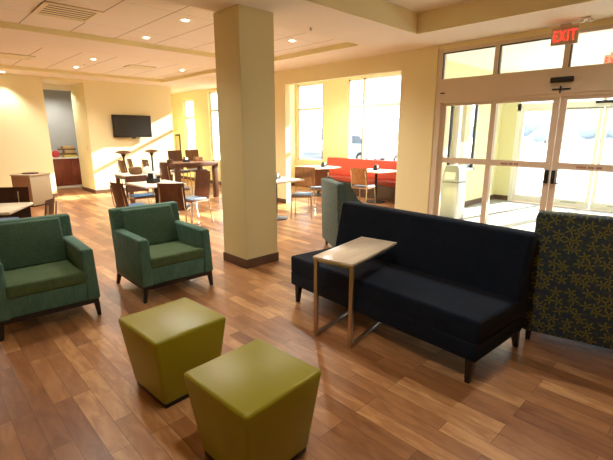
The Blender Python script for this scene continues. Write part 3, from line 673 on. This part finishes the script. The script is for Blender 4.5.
for k, (x, w_, h_, m_, nm, lab, c) in enumerate(((3.62, .34, .07, 'yel', 'food_tray', 'yellow tray at the bottom of the food stack on the counter', 'tray'), (3.60, .40, .05, 'wick', 'food_tray', 'dark brown tray in the food stack, just over the yellow tray', 'tray'),
                                                 (3.62, .28, .09, 'tan', 'pastry_box', 'tan box in the middle of the food stack on the counter', 'box'), (3.58, .44, .04, 'wick', 'food_tray', 'brown upper tray of the food stack on the counter', 'tray'), (3.60, .30, .08, 'tan', 'pastry_box', 'tan pastry box topping the food stack on the counter', 'box'))):
    q = box(-w_ / 2, w_ / 2, -.13, .13, 0, h_, bev=.008).build(nm, M[m_]); tag(q, lab, c, None, (x, 13.98, z)); z += h_
q = MB().lathe([(.05, 0), (.09, .03), (.10, .12), (.06, .19), (.02, .21)], 16).build('fruit_bowl', M['redf']); tag(q, 'red rounded bowl at the left end of the counter in the passage', 'bowl', None, (3.26, 13.95, .90))
q = box(-.006, 0, -.035, .035, 0, .115, bev=.003).build('light_switch', M['swplate']); tag(q, 'tan light switch plate on the passage side wall', 'switch', None, (3.62, 12.2, 1.15))
t = thing('wall_notice', 'dark-framed tall notice on the wall beyond the screen wall', 'notice', (7.135, 13.9, .75))
box(-.02, 0, -.16, .16, 0, .80, bev=.004).build('frame', M['dply'], t)
box(-.023, -.02, -.12, .12, .05, .75).build('panel', M['swplate'], t)

# vestibule litter bin
t = thing('steel_litter_bin', 'pale steel litter bin with domed top behind the left glass panel', 'litter bin', (7.35, 3.62, 0))
box(-.17, .17, -.17, .17, .02, .72, bev=.02, seg=3).build('bin_body', M['stain'], t)
MB().hexa([(-.18, -.18, .72), (.18, -.18, .72), (.18, .18, .72), (-.18, .18, .72), (-.13, -.13, 1.02), (.13, -.13, 1.02), (.13, .13, 1.02), (-.13, .13, 1.02)], bev=.03, seg=3).build('hood', M['stain'], t)
box(-.182, -.15, -.10, .10, .77, .90, bev=.004).build('flap', M['white'], t)

# ------------------------------------------------------------------ outside
struct('ground', box(-30, 120, -90, 110, -.16, -.11), M['ground'])
o = box(11.5, 13.5, -8, 3, -.105, -.02).build('entrance_walk', M['ground'], smooth=False); o['kind'] = 'structure'
o = box(22, 22.4, -50, 60, -.11, .06).build('kerb_strip', M['kerb'], smooth=False); o['kind'] = 'structure'
o = box(22.4, 32, -60, 70, -.11, -.09).build('road', M['asph'], smooth=False); o['kind'] = 'structure'
def car(label, loc, rz, paint):
    t = thing('parked_car', label, 'car', loc, rz)          # length along X
    prof = [(-2.2, .35), (-2.25, .75), (-2.1, 1.05), (-1.75, 1.12), (-1.35, 1.62), (.45, 1.66), (1.05, 1.12), (2.0, .98), (2.25, .78), (2.28, .38)]
    MB().prism(prof, -.88, .88, 'y', bev=.07, seg=3).build('car_body', paint, t)
    for s_ in (-1, 1):
        MB().prism([(-1.55, 1.14), (-1.27, 1.54), (-.35, 1.57), (-.35, 1.14)], s_ * .884, s_ * .872, 'y').prism([(-.27, 1.14), (-.27, 1.57), (.40, 1.58), (.85, 1.14)], s_ * .884, s_ * .872, 'y').build('side_glass', M['cargl'], t)
        for x in (-1.4, 1.4):
            w_ = MB().lathe([(.18, -.11), (.33, -.11), (.345, -.06), (.345, .06), (.33, .11), (.18, .11)], 28).x(Matrix.Translation((x, s_ * .82, .345)) @ Matrix.Rotation(PI / 2, 4, 'X')).build('wheel', M['tyre'], t)
            MB().lathe([(.02, -.125), (.19, -.115), (.20, .115), (.02, .125)], 16).x(Matrix.Translation((x, s_ * .82, .345)) @ Matrix.Rotation(PI / 2, 4, 'X')).build('hub_cap', M['hub'], w_)
    MB().box(2.2, 2.3, -.8, -.45, .66, .84, bev=.02).box(2.2, 2.3, .45, .8, .66, .84, bev=.02).build('headlight', M['pap'], t)
    return t
car('silver car parked outside the first nook window', (15.6, 17.4, -.11), R(84), M['cars'])
car('white car parked outside the wide nook window, left of its mullion', (19.0, 15.8, -.11), R(90), M['carw'])
car('white car parked outside the wide nook window, to its right', (18.8, 10.4, -.11), R(90), M['carw'])
car('dark car parked outside the narrow far window', (16.5, 30.5, -.11), R(20), M['card'])
for k, (x, y, w_, h_, lab) in enumerate(((95, 22, 30, 5.5, 'pale low building far across the road, left of the door stiles'), (100, 62, 26, 5, 'farther pale low building seen in the wide nook window'), (92, -10, 26, 6, 'pale building across the road behind the right door'), (98, -42, 26, 6, 'distant pale building at the right edge of the doors'))):
    t = thing('distant_building', lab, 'building', (x, y, -.11))
    box(-5, 5, -w_ / 2, w_ / 2, 0, h_).build('facade', M['bld'], t, smooth=False)
    box(-5.3, 5.3, -w_ / 2 - .3, w_ / 2 + .3, h_, h_ + .4).build('roof', M['kerb'], t, smooth=False)
    for j in range(int(w_ // 3)): box(-5.06, -5, -w_ / 2 + 1 + 3 * j, -w_ / 2 + 2.6 + 3 * j, h_ * .45, h_ * .75).build('window', M['bldw'], t, smooth=False)
rnd = random.Random(3)
for k in range(22):
    y = -45 + k * 6.1 + rnd.uniform(-1, 1); x = 78 + rnd.uniform(-6, 6); h_ = rnd.uniform(2.8, 4.4)
    t = thing('distant_tree', 'grey small tree in the row far across the road', 'tree', (x, y, -.11), 0, 'distant trees across the road')
    q = MB()
    for j in range(6):
        bm = bmesh.new(); bmesh.ops.create_icosphere(bm, subdivisions=3, radius=1)
        cy_, cz_, rr = rnd.uniform(-.5, .5) * h_, rnd.uniform(.35, .72) * h_, rnd.uniform(.22, .36) * h_
        for v in bm.verts: v.co = Vector((v.co.x * rr, v.co.y * rr * 1.15 + cy_, v.co.z * rr + cz_)) * (1 + rnd.uniform(-.05, .05))
        q._merge(bm)
    q.build('crown', M['leaf'], t)
    MB().tube([(0, 0, 0), (0, 0, h_ * .5)], [.18, .12], 8).build('trunk', M['wick'], t)

# ------------------------------------------------------------------ light
W = bpy.data.worlds.new('sky'); bpy.context.scene.world = W; W.use_nodes = True
bgn = W.node_tree.nodes['Background']; bgn.inputs[0].default_value = (.86, .93, 1, 1); bgn.inputs[1].default_value = 1.5
sd = bpy.data.lights.new('sun', 'SUN'); sd.energy = 11; sd.angle = R(.6); sd.color = (1, .93, .80)
so = bpy.data.objects.new('sun', sd); C.objects.link(so)
dirv = Vector((-.98, .19, -.46)).normalized()
so.rotation_euler = dirv.to_track_quat('-Z', 'Y').to_euler(); so.location = (20, 0, 12)

# ------------------------------------------------------------------ camera
f_px = 412.; th = R(13.25); a2 = R(45.9)
cam = bpy.data.cameras.new('cam'); cam.sensor_width = 36; cam.lens = 36 * f_px / 613; cam.clip_end = 400; cam.clip_start = .05
co = bpy.data.objects.new('camera', cam); C.objects.link(co); co.location = (0, 0, 1.6)
co.rotation_euler = (PI / 2 - th, 0, a2 - PI / 2)
sc = bpy.context.scene; sc.camera = co
sc.view_settings.view_transform = 'Standard'; sc.view_settings.look = 'None'; sc.view_settings.gamma = 1; sc.view_settings.exposure = 1.75
sc.cycles.max_bounces = 10; sc.cycles.diffuse_bounces = 6; sc.cycles.transparent_max_bounces = 16
